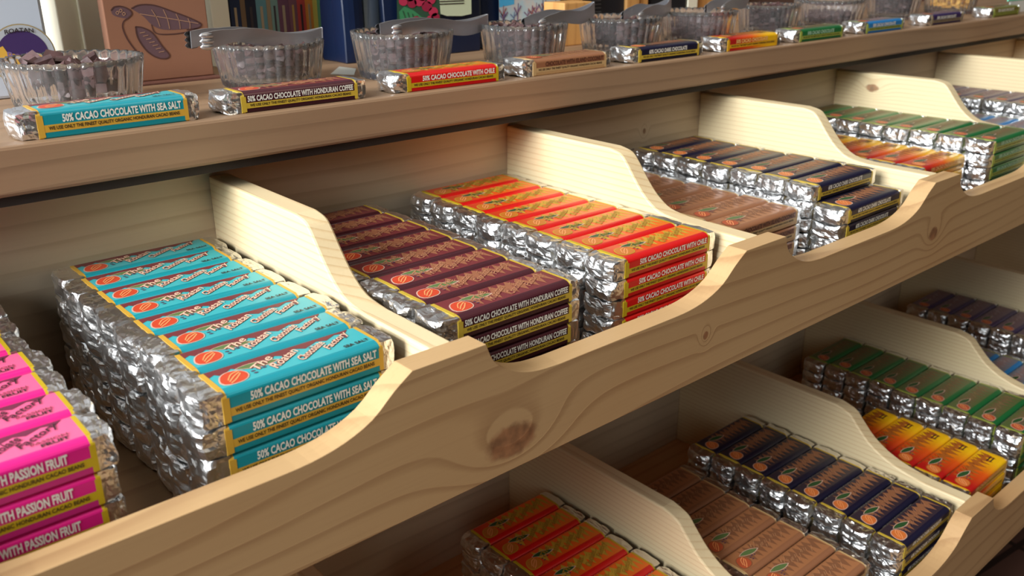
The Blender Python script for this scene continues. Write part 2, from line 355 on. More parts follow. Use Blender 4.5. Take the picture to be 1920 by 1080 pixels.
def sleeve(key):
    H, ctop, cside, clow, hill, wordc, outl, side, sidec, extra, gold = FL[key]
    def cm(c, nm):
        if c == 'yr': return yr('print_red_to_yellow')
        if c is None: return orr
        return mat('paper_%s_%s' % (key, nm), c, .33)
    T, Sd, Lw = cm(ctop, 'top'), cm(cside, 'side'), cm(clow, 'low')
    PLAIN[key] = (T, Sd, gold)
    hx, hy = L/2, BW/2; b = MB()
    # paper tube: flat front and back, broad rolled front edge, tight back edge
    cz, cy_ = .0036, .0062
    prof = [(-hy+.0006, 0, Lw), (-hy, .0006, Lw), (-hy, H-cz, Sd)]
    for k in range(1, 6):
        a = math.pi/2*k/5; prof.append((-hy+cy_*(1-math.cos(a)), H-cz+cz*math.sin(a), Sd if k < 5 else T))
    prof += [(-.004, H, T), (.006, H, T), (hy-.0028, H-.0001, T), (hy-.0010, H-.0008, T), (hy-.0002, H-.0024, T), (hy, H-.004, T), (hy, .0006, T), (hy-.0006, 0, T)]
    xs = [-hx, -hx+.0030, hx-.0024, hx]; n_ = len(prof)
    for si in range(3):
        for k in range(n_):
            y0, z0, M0 = prof[k]; y1, z1, _ = prof[(k+1) % n_]
            Mx = M0 if si == 1 or k == n_-1 else gold
            b.add([(xs[si], y0, z0), (xs[si+1], y0, z0), (xs[si+1], y1, z1), (xs[si], y1, z1)], [(0, 1, 2, 3)], Mx, 2 < k+1 < 8)
    b.poly([(-hx, y, z) for y, z, _ in prof], gold); b.poly([(hx, y, z) for y, z, _ in prof[::-1]], gold)
    e = .00012
    def tp(u, v, k=1): return (u, v, H+e*k)
    def fr(u, v, k=1): return (u, -hy-e*k, v)
    def rect(u0, v0, u1, v1, M, f, k=1): b.poly([f(u0, v0, k), f(u1, v0, k), f(u1, v1, k), f(u0, v1, k)], M)
    iy = hy-.0028; yf_ = -hy+cy_
    # front side bands: full-length printed strips
    z2, z1 = H*.48, H*.22
    for f_, s_ in ((fr, 1),):
        rect(-hx+.0012, z2, hx-.0012, H-cz-.0001, Sd, f_, 1)
        rect(-hx+.0012, z1, hx-.0012, z2, gold, f_, 1.5)
        rect(-hx+.0012, .0010, hx-.0012, z1, Lw, f_, 1)
        rect(-hx, .0010, -hx+.0042, H-cz, gold, f_, 2)
        rect(hx-.0032, .0010, hx, H-cz, gold, f_, 2)
    w = .086 if len(side) > 26 else .068
    V, F, _ = text2d(side, H*.29, w, .035); u0 = -hx+.012 if len(side) > 33 else (-.037 if len(side) < 33 else -.037)
    if key == 'maroon': u0, = (-.0485,); V, F, _ = text2d(side, H*.29, .098, .035)
    if key == 'pink': u0 = -.046
    b.add([fr(u0+x, z2+H*.045+y, 3) for x, y in V], F, sidec)
    V, F, _ = text2d('WE USE ONLY THE FINEST QUALITY ORGANIC HONDURAN CACAO BEANS', H*.15, .094, .02)
    b.add([fr(-.047+x, z1+H*.055+y, 3) for x, y in V], F, INK)
    # top print
    rect(-hx, yf_, -hx+.0030, iy, gold, tp, 1)
    rect(hx-.0024, yf_, hx, iy, gold, tp, 1)
    # hills
    rs = random.Random(key)
    pts = [(-hx+.003, iy)]
    x = -hx+.003
    if key == 'turquoise' or key == 'pink':
        pts = [(-hx+.003, iy), (-hx+.003, .006), (-hx+.007, .0085), (-hx+.010, .004), (-.036, .010), (-.03, .0035), (-.022, .009), (-.016, .0015), (-.008, .009), (-.002, .004), (.006, .0105), (.012, .006), (.022, .0110), (.028, .008), (.036, .0125), (.043, .010), (.047, iy)]
        b.poly([tp(x, y, 1) for x, y in pts], hill)
    else:
        x = -.030; lo = []; i = 0
        while x < hx-.004:
            c = -.0062+ (x+.03)*.02
            lo.append((x, c-.0035 if i % 2 else c+.0075+rs.random()*.004)); x += .0030+rs.random()*.003; i += 1
        hi = [(p[0], min(iy, p[1]+.0125+rs.random()*.005)) for p in lo]
        for (a0, a1), (b0, b1) in zip(zip(lo, lo[1:]), zip(hi, hi[1:])):
            b.poly([tp(*a0), tp(*a1), tp(*b1), tp(*b0)], hill)
        for i in range(26):          # short hatched strokes like an engraving
            sx = -.028+rs.random()*.072; sy = -.004+rs.random()*.014; dx = .0035; dy = .004
            if sx+dx > hx-.004 or sy+dy > iy: continue
            b.poly([tp(sx, sy, 2.5), tp(sx+.0006, sy, 2.5), tp(sx+dx+.0006, sy+dy, 2.5), tp(sx+dx, sy+dy, 2.5)], wordc)
    # cocoa pod, leaf, beans
    cx, cy = -hx+.0150, -.0018
    def blob(rx, ry, k, M, n=20, tip=.30):
        P = []
        for i in range(n):
            a = 2*math.pi*i/n; r = 1+tip*max(0, math.cos(a-math.radians(215)))**6
            P.append(tp(cx+rx*r*math.cos(a), cy+ry*r*math.sin(a), k))
        b.poly(P, M)
    pod = {'red': mat('pod_amber', (206, 120, 40), .4), 'navy': mat('pod_orange', (222, 120, 56), .4), 'yellow': mat('pod_orange'), 'green': mat('pod_rust', (196, 90, 56), .4), 'purple': mat('pod_rust'), 'brown': mat('pod_clay', (190, 88, 54), .4)}.get(key, POD)
    blob(.0088, .0088, 2, HALO if key not in ('red', 'yellow', 'brown') else hill); blob(.0079, .0079, 3, pod)
    for q in (-.5, 0, .5):
        c_ = [(cx-.0050, cy-.0042+q*.0045), (cx-.0005, cy+.0006+q*.0075), (cx+.0048, cy+.0045+q*.0035)]
        C = sm_curve(c_, 4)
        b.add([tp(x, y, 4) for x, y in C]+[tp(x+.0004, y-.0010, 4) for x, y in C], [(i, i+1, len(C)+i+1, len(C)+i) for i in range(len(C)-1)], PODL)
    def lens(x0, y0, x1, y1, wd, k, M):
        up, dn = [], []
        for i in range(9):
            t = i/8; s = math.sin(math.pi*t)**.8*wd
            X, Y = x0+(x1-x0)*t, y0+(y1-y0)*t
            up.append(tp(X, min(iy, Y+s), k)); dn.append(tp(X, Y-s, k))
        b.poly(up+dn[::-1][1:-1], M)
    lens(cx+.004, cy+.0090, cx+.032, cy+.0042, .0042, 2, HALO)
    lens(cx+.005, cy+.0088, cx+.030, cy+.0045, .0034, 3, LEAF if key in ('turquoise', 'maroon', 'pink', 'brown') else LEAFD)
    for (x, y) in ((.0118, .000), (.0158, .0012), (.0122, -.0032), (.0192, .0002)):
        P = [tp(cx+x+.0014*math.cos(a*.785), cy+y+.0008*math.sin(a*.785), 3) for a in range(8)]
        b.poly(P, mat('print_bean', (88, 60, 84), .5))
    # lettering
    if key in ('turquoise', 'pink', 'maroon', 'red'):
        for body, x, y, h, rot in (('The', -.0235, -.0030, .0088, 34), ('Roatan', -.0145, -.0088, .0094, 33), ('Chocolate', .0035, -.0092, .0088, 32), ('Factory', .0235, -.0072, .0098, 32)):
            r = math.radians(rot); V, F, w_ = text2d(body, h, None, .015, .35)
            sc = min(1, .0265/w_)
            P = lambda ox, oy, k: [tp(x+(u*sc)*math.cos(r)-v*.8*math.sin(r)+ox, min(iy, y+(u*sc)*math.sin(r)+v*.8*math.cos(r)+oy), k) for u, v in V]
            if outl:
                V2, F2, w2 = text2d(body, h, None, .06, .35); V_ = V; V = V2
                b.add(P(-.0002, -.0002, 3.2), F2, outl); V = V_
            b.add(P(0, 0, 4.2), F, wordc)
    if extra:
        V, F, _ = text2d(extra.split()[-1] if key == 'pink' else extra, .0036, .0185 if key != 'pink' else .014, .03)
        b.add([tp(.0310+x*.98, -.0105+y+x*.05, 4) for x, y in V], F, INK)
        if key == 'pink':
            V, F, _ = text2d('PASSION', .003, .018, .01)
            b.add([tp(.0270+x, -.0062+y+x*.05, 4) for x, y in V], F, MAROON)
    if key == 'yellow':
        for q in range(2): rect(.030, -.006+q*.004, .044, -.0045+q*.004, INK, tp, 4)
    return b.mesh('paper_sleeve')
def foil_mesh(H, seed, n=8, amp=1.0):
    bm = bmesh.new(); bmesh.ops.create_cube(bm, size=1)
    bmesh.ops.subdivide_edges(bm, edges=bm.edges[:], cuts=n, use_grid_fill=True)
    D = .0160; W_, H_ = BW-.0008, H-.0006
    rs = random.Random(seed); off = Vector((rs.random()*9, rs.random()*9, rs.random()*9)); sl = (rs.random()-.5)*.35
    for v in bm.verts:
        x = v.co.x+.5; y = v.co.y; z = v.co.z
        # rounded outer corners
        k = 1-.16*x**3*(abs(2*y)**3+abs(2*z)**3)/2
        p = Vector((x*D*(1+sl*z-.12*abs(2*y)**3*x), y*W_*(1-.07*x*x), z*H_*(1-.10*x*x)))
        p.x *= k
        nv = noise.noise_vector((p+off*.01)*120+off)*.0022*amp + noise.noise_vector((p+off)*380)*.0008*amp
        f = min(1, x*3+.1)
        q = p+nv*f
        if x < .02: q.x = -.001
        q.y = max(-BW/2+.0001, min(BW/2-.0001, q.y)); q.z = max(-H/2+.0001, min(H/2-.0001, q.z))
        v.co = q
    me = bpy.data.meshes.new('foil_end'); bm.to_mesh(me); bm.free()
    me.materials.append(FOIL); return me
SL = {k: sleeve(k) for k in FL}
FQ = {h: [foil_mesh(h, 50+i+int(h*1e5), 6, .35) for i in range(4)] for h in (.0168, .0200)}
FO = {h: [foil_mesh(h, i+int(h*1e5)) for i in range(6)] for h in (.0168, .0200)}
def bar(key, x, y, z, label, group, rz=0.0, rnd=random, loose=None):
    H = FL[key][0]
    o = empty('chocolate_bar', (x, y, z), label, 'chocolate bar', group, rz)
    s = ob('paper_sleeve', SL[key], o)
    for sd in (1, -1):
        f = ob('foil_end', rnd.choice(FO[H] if sd < 0 or rnd.random() < .3 or key == 'pink' else FQ[H]), o, (sd*(L/2-.0002), 0, H/2))
        if sd < 0: f.rotation_euler.z = math.pi
        if sd > 0: f.scale.x = .72
    return o
ORD = ['front', 'second', 'third', 'fourth', 'fifth', 'sixth', 'seventh', 'eighth', 'back']
LAY = ['top', 'second', 'third', 'fourth', 'fifth', 'bottom']
FLN = {'turquoise': 'turquoise sea salt', 'pink': 'pink passion fruit', 'maroon': 'maroon coffee', 'red': 'red and orange chile', 'brown': 'light brown coconut', 'navy': 'navy dark chocolate',
       'yellow': 'red and yellow', 'green': 'green', 'blue': 'blue', 'purple': 'dark purple'}
PLACED = []
def stack(key, tier, xc, yf, n, nl, pitch, zbase, skip=(), drift=0.0, jit=.0022):
    H = FL[key][0]; rs = random.Random(key+tier)
    rowj = [(rs.random()-.5)*2*jit for _ in range(n)]
    for j in range(nl):                 # from the bottom
        lj = [(rs.random()-.5)*jit for _ in range(n)]
        for i in range(n):
            lay = nl-1-j
            if (i, lay) in skip: continue
            x = xc+rowj[i]+lj[i]+drift*i; y = yf+BW/2+i*pitch; z = H0+zbase+j*H
            px, py, _ = proj((x, y, z+H))
            if not (-330 < px < 2250 and -250 < py < 1400): continue
            top_l = max(0, lay - max([l+1 for (a, l) in skip if a == i], default=0))
            lb = '%s bar, %s tray, %s row counted from the front, %s layer' % (FLN[key], tier, ORD[i], LAY[top_l] if lay < nl-1 else 'bottom')
            PLACED.append((key, x, y, z, lb, '%s bars stacked in the %s tray' % (FLN[key], tier), (rs.random()-.5)*.016, rs.randrange(1 << 30)))
def plain_bar(b, key, x, y, z):        # far or buried bar: sleeve with its printed bands, foil ends
    H = FL[key][0]; M = PLAIN[key]
    hx, hy = L/2, BW/2
    b.box((x-hx, y-hy, z), (x+hx, y+hy, z+H), M[0])
    b.box((x-hx+.001, y-hy-.0001, z+H*.5), (x+hx-.001, y-hy, z+H-.001), M[1]); b.box((x-hx+.001, y-hy-.0001, z+H*.24), (x+hx-.001, y-hy, z+H*.5), M[2])
    for s in (-1, 1):
        b.box((min(x+s*hx, x+s*(hx+.012)), y-hy+.001, z+.0005), (max(x+s*hx, x+s*(hx+.012)), y+hy-.001, z+H-.0005), FOIL)
def place_bars(keep=300):
    from mathutils.bvhtree import BVHTree
    V, F, ID = [], [], []
    for k, (key, x, y, z, *_) in enumerate(PLACED):
        H = FL[key][0]; o = len(V); hx, hy = L/2+.012, BW/2
        V += [(x+a*hx, y+b*hy, z+c*H) for c in (0, 1) for a, b in ((-1, -1), (1, -1), (1, 1), (-1, 1))]
        for f in ((0,1,5,4),(1,2,6,5),(2,3,7,6),(3,0,4,7),(4,5,6,7)): F.append([q+o for q in f]); ID.append(k)
    for t in (up_tray, lo_tray, top):
        for c in [q for q in bpy.data.objects if q.parent == t]+([t] if t.data else []):
            off = Vector((0, 0, 0)); q = c
            while q: off = off+q.location; q = q.parent
            o = len(V); V += [tuple(v.co+off) for v in c.data.vertices]
            for p in c.data.polygons: F.append([q+o for q in p.vertices]); ID.append(-1)
    bv = BVHTree.FromPolygons(V, F); cnt = {}
    for py in range(2, 1080, 4):
        for px in range(2, 1920, 4):
            d = (FWD+RGT*((px-960)/FPX)-UPV*((py-540)/FPX)).normalized()
            h = bv.ray_cast(CAM, d)
            if h[2] is not None and ID[h[2]] >= 0: cnt[ID[h[2]]] = cnt.get(ID[h[2]], 0)+1
    order = sorted(cnt, key=lambda k: -cnt[k]); sel = set(order[:keep])
    print('BARS placed', len(PLACED), 'visible', len(cnt), 'smallest kept', cnt[order[min(keep, len(order))-1]], 'next', [cnt[k] for k in order[keep:keep+5]])
    rest = MB()
    for k, (key, x, y, z, lb, gp, rz, sd) in enumerate(PLACED):
        if k in sel: bar(key, x, y, z, lb, gp, rz, random.Random(sd))
        else: plain_bar(rest, key, x, y, z)
    tag(rest.build('chocolate_bars'), 'remaining chocolate bars buried inside and far back in the tray stacks', 'chocolate bars', None, 'stuff')
ZU, ZL = -.3373, -.7125
stack('pink', 'upper', .047, .447, 8, 5, .0358, ZU, jit=.0025)
stack('turquoise', 'upper', .2275, .449, 8, 5, .0362, ZU)
stack('maroon', 'upper', .3915, .446, 8, 6, .0358, ZU)
stack('red', 'upper', .5640, .451, 8, 6, .0358, ZU, drift=.0006)
stack('brown', 'upper', .7460, .474, 7, 5, .0362, ZU)
stack('navy', 'upper', .8920, .439, 8, 6, .0362, ZU, skip={(0, 0)})
stack('yellow', 'upper', 1.1150, .470, 7, 5, .0362, ZU)
stack('green', 'upper', 1.2530, .447, 8, 6, .0362, ZU)
stack('blue', 'upper', 1.4250, .450, 7, 5, .0362, ZU)
stack('purple', 'upper', 1.5780, .490, 7, 6, .0362, ZU)
stack('red', 'lower', .5665, .342, 9, 6, .0362, ZL)
stack('brown', 'lower', .7360, .342, 7, 6, .0362, ZL)
stack('navy', 'lower', .9050, .330, 8, 6, .0362, ZL)
stack('yellow', 'lower', 1.0620, .330, 5, 6, .0362, ZL)
stack('green', 'lower', 1.2480, .340, 9, 6, .0362, ZL)
stack('blue', 'lower', 1.4150, .370, 4, 5, .0362, ZL)
stack('purple', 'lower', 1.5860, .340, 9, 6, .0362, ZL)
stack('maroon', 'lower', 1.7600, .400, 9, 5, .0362, ZL)


place_bars(288)
CB = [('turquoise', .2155, 'turquoise sea salt sample bar lying at the left end of the counter edge'),
      ('maroon', .3680, 'maroon coffee sample bar on the counter edge before the tonged bowl'),
      ('red', .5300, 'red chile sample bar on the counter edge'),
      ('brown', .6850, 'light brown coconut sample bar on the counter edge'),
      ('navy', .8470, 'navy dark chocolate sample bar on the counter edge'),
      ('yellow', 1.0120, 'red fading to yellow sample bar on the counter edge'),
      ('green', 1.1740, 'green sample bar on the counter edge'),
      ('blue', 1.3500, 'bright blue sample bar on the counter edge'),
      ('purple', 1.5550, 'dark purple sample bar on the counter edge'),
      ('olive', 1.7900, 'olive sample bar furthest along the counter edge')]
for key, x, lb in CB:
    bar(key, x, .692+BW/2, CZ1, lb, None, (random.random()-.5)*.03)

# ------------------------------------------------------------------ bowls and tongs
GLASS = mat('glass', (255, 255, 255), .02, 0, IOR=1.36); GLASS.node_tree.nodes['Principled BSDF'].inputs['Transmission Weight'].default_value = .965
CHOC = speckle('dark_chocolate', (62, 40, 38), (92, 64, 62), 60, .45, .002)
YEL = speckle('dried_fruit', (226, 160, 50), (246, 196, 90), 60, .5, .002)
def bowl(x, y, rt, rb, h, label, fill, fcol=None, seed=0, big=False):
    nr = 34; n = nr*6
    prof = [(.25, 0.0), (.97, 0.0), (1.0, .0015), (1.0, .06), (1.0, .3), (1.0, .6), (1.0, .92), (1.0, 1.0)]
    b = MB(); rings = []
    def ring(t, r, z, amp, scall=0):
        out = []
        for i in range(n):
            a = 2*math.pi*i/n; rr = r*(1+amp*abs(math.cos(a*nr/2))-amp*.5)
            out.append((rr*math.cos(a), rr*math.sin(a), z+scall*abs(math.cos(a*nr/2))))
        return out
    zs = [0, .0012, .006, h*.3, h*.6, h*.88, h]
    R = lambda z: rb+(rt-rb)*(z/h)**.85
    rings.append(ring(0, rb*.2, .002, 0)); rings.append(ring(0, rb*.93, .0018, .0))
    rings.append(ring(0, rb*.975, 0, .02))
    for z in zs[1:-1]: rings.append(ring(0, R(z), z, .045))
    rings.append(ring(0, R(h), h, .045, .0012))
    rings.append(ring(0, R(h)-.003, h, .02, .0012))
    for z in (h*.8, h*.4, .008): rings.append(ring(0, R(z)-.0042, z, .0))
    rings.append(ring(0, rb*.8, .0055, 0)); rings.append(ring(0, rb*.2, .0052, 0))
    V = [p for r in rings for p in r]; F = []
    for k in range(len(rings)-1):
        for i in range(n):
            j = (i+1) % n; F.append((k*n+i, k*n+j, (k+1)*n+j, (k+1)*n+i))
    F.append(list(range(n))[::-1]); F.append([(len(rings)-1)*n+i for i in range(n)])
    b.add(V, F, GLASS, True)
    o = b.build('glass_bowl', loc=(x, y, CZ1+.0002)); tag(o, label, 'bowl', None)
    # contents
    rs = random.Random(seed); c = MB(); M = fcol or CHOC
    s0 = .012 if big else .0062
    cnt = 60 if big else 340
    for i in range(cnt):
        z = .009+rs.random()**.8*(h*fill-.009); rmax = R(z)-.0052-s0*.75
        r = math.sqrt(rs.random())*rmax; a = rs.random()*6.283; s = s0*(.6+.8*rs.random())
        rot = Matrix.Rotation(rs.random()*6, 3, Vector((rs.random()-.5, rs.random()-.5, rs.random()-.5)).normalized())
        ce = Vector((r*math.cos(a), r*math.sin(a), max(z, .0065+s*.6)))
        vs = []
        for vx in (-.5, .5):
            for vy in (-.5, .5):
                for vz in (-.3, .3):
                    vs.append(ce+rot @ Vector((vx*s*(.8+.4*rs.random()), vy*s*(.7+.4*rs.random()), vz*s)))
        c.add(vs, [(0,1,3,2),(4,6,7,5),(0,4,5,1),(2,3,7,6),(0,2,6,4),(1,5,7,3)], M)
    q = c.build('chocolate_pieces' if M is CHOC else 'dried_fruit', loc=(x, y, CZ1+.0002))
    return o, q
BOW = [  # x, y, rim radius, base radius, height, fill
 (.2280, .822, .0550, .0475, .0400, .92, 'big'), (.4100, .830, .0520, .0450, .0400, .88, ''), (.5390, .790, .0515, .0440, .0445, .92, ''),
 (.6850, .767, .0480, .0415, .0445, .95, ''), (.8410, .766, .0500, .0430, .0440, .90, ''), (.9920, .768, .0505, .0435, .0438, .62, ''),
 (1.180, .785, .0440, .0380, .0425, .95, ''), (1.366, .797, .0550, .0470, .0420, .50, ''), (1.593, .807, .0455, .0390, .0420, .95, ''), (1.80, .80, .048, .042, .044, .9, 'fruit')]
BL = ['ribbed glass bowl of large dark chocolate chunks at the left end of the counter',
      'ribbed glass bowl behind the maroon sample bar, metal tongs laid across it',
      'ribbed glass bowl of chocolate bits left behind the red sample bar',
      'ribbed glass bowl of chocolate bits behind the light brown sample bar',
      'ribbed glass bowl of chocolate bits behind the navy sample bar',
      'half filled ribbed glass bowl behind the red and yellow sample bar',
      'ribbed glass bowl filled with dark bits behind the green sample bar',
      'ribbed glass bowl about half full behind the blue sample bar',
      'ribbed glass bowl of dark bits behind the purple sample bar',
      'ribbed glass bowl of yellow dried fruit behind the olive sample bar']
for i, (x, y, rt, rb, h, fl, kd) in enumerate(BOW):
    o, q = bowl(x, y, rt, rb, h, BL[i], fl, YEL if kd == 'fruit' else None, i, kd == 'big')
    what = 'yellow dried fruit pieces' if kd == 'fruit' else ('large broken dark chocolate chunks' if kd == 'big' else 'small dark chocolate bits')
    tag(q, what+' inside the '+BL[i].replace('ribbed glass bowl', 'bowl').replace(' of large dark chocolate chunks', '').replace(' of chocolate bits', '').replace(' of yellow dried fruit', '').replace(' filled with dark bits', '').replace(' of dark bits', ''), 'food', None, 'stuff')
STEEL = mat('steel', (214, 214, 218), .38, .9)
def tongs(p0, p1, label, wdt=.015, gap=.020):
    p0, p1 = Vector(p0), Vector(p1); d = (p1-p0); Ln = d.length
    root = empty('tongs', p1, label, 'tongs')
    X = d.normalized(); Y = Vector((0, 0, 1)).cross(X).normalized(); Z = X.cross(Y)
    for sgn in (1, -1):
        b = MB(); sec = []
        for i in range(25):
            t = i/24; x = (t-1)*Ln
            off = sgn*(.0015+(gap*.5)*math.sin(min(1, (1-t)*1.5)*math.pi/2))
            w = wdt*(.55+.45*min(1, t*2.2)) if t > .2 else wdt*(.75+.25*math.sin((.2-t)/.2*math.pi*.5))
            dip = .004*math.sin(t*math.pi*2)
            sec.append((x, off, w, dip, t))
        V = []; F = []
        for (x, off, w, dip, t) in sec:
            for (a, c) in ((-.5, -1), (.5, -1), (.5, 1), (-.5, 1)):
                V.append(X*x+Y*(off+c*.0004)+Z*(a*w+dip))
        for i in range(24):
            for k in range(4):
                j = (k+1) % 4; F.append((i*4+k, i*4+j, (i+1)*4+j, (i+1)*4+k))
        F += [(3, 2, 1, 0), (96, 97, 98, 99)]
        # scalloped claw lobes
        b.add(V, F, STEEL, False)
        for q in range(3):
            cz = (q-1)*wdt*.32; ring = []
            for lat in range(5):
                for lon in range(8):
                    th = math.pi*lat/4*.5; ph = 2*math.pi*lon/8
                    ring.append(X*(-Ln+.001+.0075*math.cos(ph)*math.cos(th))+Y*(sgn*(gap*.5+.0012+.003*math.sin(th)))+Z*(cz+wdt*.2*math.sin(ph)*math.cos(th)))
            b.add(ring, [(a*8+c, a*8+(c+1) % 8, (a+1)*8+(c+1) % 8, (a+1)*8+c) for a in range(4) for c in range(8)], STEEL, True)
        b.build('arm', root, .0002, 1)
    b = MB(); pts = []
    for i in range(9):
        a = -math.pi/2+math.pi*i/8; pts.append((math.cos(a)*.002, math.sin(a)*.0019))
    V = [X*p[0]+Y*p[1]+Z*(s*wdt*.5) for p in pts for s in (-1, 1)]
    b.add(V, [(2*i, 2*i+2, 2*i+3, 2*i+1) for i in range(8)], STEEL, True); b.build('spring_bend', root)
TG = [((372, 76), (602, 66), .822, 'steel tongs with scalloped claws laid flat across the second bowl from left'),
      ((728, 60), (912, 40), .786, 'steel tongs resting on the bowl behind the red sample bar'),
      ((1000, 48), (1112, 16), .772, 'steel tongs leaning up out of the bowl behind the light brown bar'),
      ((1185, 34), (1256, 6), .772, 'dark steel tongs leaning out of the bowl behind the navy bar'),
      ((1340, 20), (1402, -8), .772, 'steel tongs leaning out of the half filled bowl behind the red and yellow bar')]
for a, b_, Y, lb in TG:
    tongs(at(*a, 1, Y-.02), at(*b_, 1, Y+.01), lb)

# ------------------------------------------------------------------ things at the back of the counter
def bx(p0, p1, Yf, depth, z0=None, z1=None):   # box whose front face spans two photo columns at depth Yf
    a = at(*p0, 1, Yf); b = at(*p1, 1, Yf); return a.x, b.x
# white paper bag with round logo, left
PAPER = mat('pale_paper', (196, 204, 216), .55)
x0, x1 = at(-160, 150, 1, .905).x, at(104, 150, 1, .905).x
mb = MB(); mb.box((x0, .905, CZ1), (x1, .975, CZ1+.26), PAPER)
bag = mb.build('gift_box', bevel=.003); tag(bag, 'pale blue-grey carton with a round purple and gold emblem at far left', 'box')
c = at(44, 104, 1, .905); r = (at(106, 104, 1, .905).x-c.x)
lg = MB()
def disc(b, c, r, Y, M, n=40): b.poly([(c.x+r*math.cos(2*math.pi*i/n), Y, c.z+r*math.sin(2*math.pi*i/n)) for i in range(n)], M)
Yq = .905
disc(lg, c, r, Yq-.0004, mat('emblem_gold', (170, 150, 110))); disc(lg, c, r*.96, Yq-.0006, mat('emblem_grey', (186, 190, 196)))
disc(lg, c, r*.78, Yq-.0008, mat('emblem_purple', (66, 44, 96)))
P = [(-.78, -.1), (-.70, .28), (-.56, .34), (-.45, .1), (-.30, .08), (.0, -.02), (.3, .04), (.66, 0), (.70, -.35), (.45, -.64), (0, -.78), (-.45, -.64), (-.7, -.35)]
lg.poly([(c.x+r*x, Yq-.0010, c.z+r*y) for x, y in P], mat('emblem_yellow', (226, 176, 70)))
for body, y, h, w_, M in (('ROATAN', .80, .14, .86, INK), ('Roatan', .02, .26, .95, mat('emblem_lilac', (130, 104, 150))), ('Chocolate', -.22, .28, 1.25, INK)):
    V, F, _ = text2d(body, h*r, w_*r, .02)
    lg.add([(c.x-w_*r/2+u, Yq-.0012, c.z+y*r+v-(h*r*.5)+ (0 if body != 'ROATAN' else -.9*(u/r-w_/2)**2*r*.25)) for u, v in V], F, M)
lg.build('emblem', bag).matrix_parent_inverse.identity()

# cream bookcase
CRM = mat('cream_paint', (250, 245, 222), .5)
bc = empty('bookcase', (.5, 1.05, CZ1), 'cream painted small bookcase standing on the counter behind plaque and books', 'bookcase')
def bpart(nm, a, b, M=CRM):
    q = MB(); q.box(a, b, M); o = q.build(nm, bc, .0012); o.location = (-.5, -1.05, -CZ1)
def xx(px, py, Y): return at(px, py, 1, Y).x
YB = .985
bpart('side_board', (xx(112, 60, YB), YB, CZ1), (xx(154, 60, YB), YB+.12, CZ1+.36))
bpart('side_board', (xx(155, 60, YB-.004), YB-.004, CZ1), (xx(200, 60, YB), YB+.12, CZ1+.36))
bpart('upright', (xx(398, 40, YB), YB, CZ1), (xx(432, 40, YB), YB+.12, CZ1+.36))
bpart('bottom_shelf', (xx(432, 100, YB)+.0005, YB, CZ1), (xx(655, 110, YB), YB+.12, CZ1+.012), mat('dark_shelf', (70, 54, 50), .6))
bpart('back_board', (xx(112, 60, YB), YB+.121, CZ1), (xx(655, 60, YB), YB+.133, CZ1+.36), mat('shelf_back', (90, 76, 66), .7))
# books
BK = [((26, 40, 70), 16, 'navy'), ((120, 96, 70), 8, 'thin tan'), ((24, 28, 44), 17, 'near black'), ((96, 140, 146), 17, 'dusty teal'), ((150, 130, 100), 7, 'thin straw'), ((120, 150, 140), 12, 'sage'),
      ((110, 70, 86), 18, 'plum'), ((130, 84, 92), 14, 'mauve'), ((196, 76, 66), 14, 'coral red'), ((222, 140, 60), 13, 'orange'), ((210, 190, 90), 8, 'thin mustard'), ((110, 160, 110), 15, 'green'), ((84, 60, 66), 12, 'dark maroon')]
xcur = xx(434, 20, YB)+.0008; pxm = (xx(640, 20, YB)-xx(434, 20, YB))/206.
zb = CZ1+.0121
for i, (col, wpx, nm) in enumerate(BK):
    w_ = wpx*1.12*pxm; hgt = .20+.03*random.random()
    t = empty('book', (xcur+w_/2, YB+.045, zb), '%s book standing upright in the row beside the cream upright' % nm, 'book', 'books in the small bookcase')
    b = MB(); b.box((-w_/2+.0001, -.04, 0), (w_/2-.0001, -.037, hgt), mat('cover_%d' % i, col, .5))
    b.box((-w_/2+.0001, -.037, 0), (-w_/2+.0009, .06, hgt), mat('cover_%d' % i, col, .5)); b.box((w_/2-.0009, -.037, 0), (w_/2-.0001, .06, hgt), mat('cover_%d' % i, col, .5))
    if wpx > 11:
        for q in range(3):
            b.box((-w_*.12, -.0403, .02+q*.045), (w_*.12, -.0399, .05+q*.045), mat('spine_print_%d' % (i % 3), [(170, 150, 120), (186, 150, 80), (60, 50, 50)][i % 3], .5))
    b.build('cover', t)
    b = MB(); b.box((-w_/2+.001, -.0365, .002), (w_/2-.001, .057, hgt-.003), mat('book_pages', (226, 206, 178), .8)); b.build('page_block', t)
    xcur += w_
t = empty('book', (xcur+.022, YB+.045, zb), 'dark book leaning at the right end of the row, pale pages showing', 'book', None)
b = MB(); b.box((0, -.04, 0), (.0012, .06, .2), mat('cover_dark', (60, 48, 56), .5)); b.box((.0085, -.04, 0), (.0097, .06, .2), mat('cover_dark', (60, 48, 56), .5)); b.box((0, .058, 0), (.0097, .06, .2), mat('cover_dark', (60, 48, 56), .5)); b.build('cover', t)
b = MB(); b.box((.0014, -.039, .001), (.0083, .057, .198), mat('book_pages', (226, 206, 178), .8)); b.build('page_block', t)
t.rotation_euler.y = -.10

